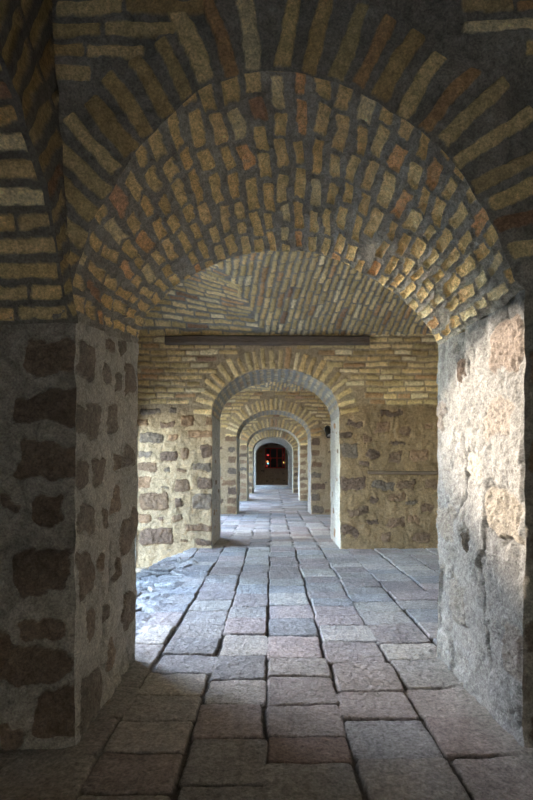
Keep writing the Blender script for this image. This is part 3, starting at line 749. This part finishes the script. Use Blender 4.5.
# spotlight on the pier
M_BLK = flat_material('black_lamp_metal', (.012, .012, .013), .35, .3)
M_LENS = flat_material('clear_lamp_lens', (.75, .78, .8), .08, .6)
def lathe(bm, prof, seg=24, mat4=None):
    rings = []
    for (r, z) in prof:
        rings.append([bm.verts.new((r * math.cos(2 * math.pi * j / seg), r * math.sin(2 * math.pi * j / seg), z)) for j in range(seg)])
    for a, b in zip(rings[:-1], rings[1:]):
        for j in range(seg): bm.faces.new((a[j], a[(j + 1) % seg], b[(j + 1) % seg], b[j]))
    bm.faces.new(rings[0][::-1]); bm.faces.new(rings[-1])
    if mat4 is not None: bmesh.ops.transform(bm, matrix=mat4, verts=bm.verts)
    bmesh.ops.recalc_face_normals(bm, faces=bm.faces)
from mathutils import Matrix, Euler
lamp = empty('spotlight', (1.50, 14.03, 2.24), 'small black spotlight mounted high on the stone pier seen through the second arch', 'lamp')
bm = bmesh.new(); lathe(bm, [(.02, -.01), (.075, -.01), (.078, .0), (.07, .02), (.03, .03)], 24, Matrix.Translation((0, -.015, .09)) @ Euler((math.pi / 2, 0, 0)).to_matrix().to_4x4()); bm_obj('mounting_plate', bm, M_BLK, lamp, True)
bm = bmesh.new(); lathe(bm, [(.014, 0), (.016, .02), (.014, .11), (.02, .13)], 12, Matrix.Translation((0, -.03, .09)) @ Euler((math.radians(110), 0, 0)).to_matrix().to_4x4()); bm_obj('bracket_arm', bm, M_BLK, lamp, True)
hm = Matrix.Translation((.0, -.15, .0)) @ Euler((math.radians(150), math.radians(-22), 0)).to_matrix().to_4x4()
bm = bmesh.new(); lathe(bm, [(.03, -.14), (.075, -.12), (.088, -.06), (.090, .05), (.105, .10), (.108, .15), (.096, .15), (.09, .12)], 28, hm); hd = bm_obj('lamp_head', bm, M_BLK, lamp, True)
bm = bmesh.new(); lathe(bm, [(.02, .118), (.07, .122), (.088, .124), (.088, .13), (.02, .135)], 28, hm); bm_obj('lens', bm, M_LENS, hd, True)
bm = bmesh.new(); lathe(bm, [(.006, 0), (.03, .0), (.034, .02), (.03, .03), (.006, .032)], 16, Matrix.Translation((-.085, -.13, .06)) @ Euler((math.pi / 2, 0, 0)).to_matrix().to_4x4()); bm_obj('tilt_knob', bm, M_LENS, lamp, True)

# window in the end wall: red frame with coloured panes
M_RED = flat_material('dark_red_frame', lin(190, 34, 26, 1), .5)
M_DARK = flat_material('dark_glass', (.012, .006, .006), .55)
def bx(bm, x0, x1, y0, y1, z0, z1):
    r = bmesh.ops.create_cube(bm, size=1); bmesh.ops.transform(bm, matrix=Matrix.Translation(((x0 + x1) / 2, (y0 + y1) / 2, (z0 + z1) / 2)) @ Matrix.Diagonal((x1 - x0, y1 - y0, z1 - z0, 1)), verts=r['verts'])
YW = 36.17; k = F / YW
def wx(x): return (x - VX) / k
def wz(y): return CAMZ + (VY - y) / k
win = empty('window_1', (0, YW, 0), 'dark window with red bars and coloured panes at the far end of the passage', 'window', 'structure')
bm = bmesh.new(); x0, x1, z0, z1 = wx(265.2), wx(285), wz(468.3), wz(448)
for a in ((x0, x0 + .07, z0, z1), (x1 - .07, x1, z0, z1), (x0, x1, z0, z0 + .06), (x0, x1, z1 - .06, z1)): bx(bm, a[0], a[1], -.10, .0, a[2], a[3])
for xx in (270.3, 277, 282.5): bx(bm, wx(xx) - .03, wx(xx) + .03, -.09, -.01, z0, z1)
bx(bm, x0, x1, -.085, -.015, wz(458) - .02, wz(458) + .02)
bm_obj('window_frame', bm, M_RED, win)
bm = bmesh.new(); bx(bm, x0 + .02, x1 - .02, -.04, -.01, z0 + .02, z1 - .02); bm_obj('window_pane', bm, M_DARK, win)
def pane(xc, yc, r, col, st, name='coloured_pane'):
    bm = bmesh.new(); lathe(bm, [(r * .9, 0), (r, .01), (r * .9, .02)], 10, Matrix.Translation((wx(xc), -.05, wz(yc))) @ Euler((math.pi / 2, 0, 0)).to_matrix().to_4x4())
    o = bm_obj(name, bm, flat_material(name, col, .3, emit=col, strength=st), win); return o
pane(268, 455.2, .07, lin(200, 30, 24), .35); pane(270.6, 458.6, .07, lin(150, 30, 22), .2); pane(267.5, 461.6, .07, lin(230, 110, 40), .5); pane(268.0, 463.4, .06, lin(90, 190, 200), .5)
pane(284.2, 462.5, .07, lin(220, 190, 70), .4); pane(283.5, 455, .07, lin(140, 24, 20), .2); pane(267, 466, .06, lin(170, 30, 24), .25)
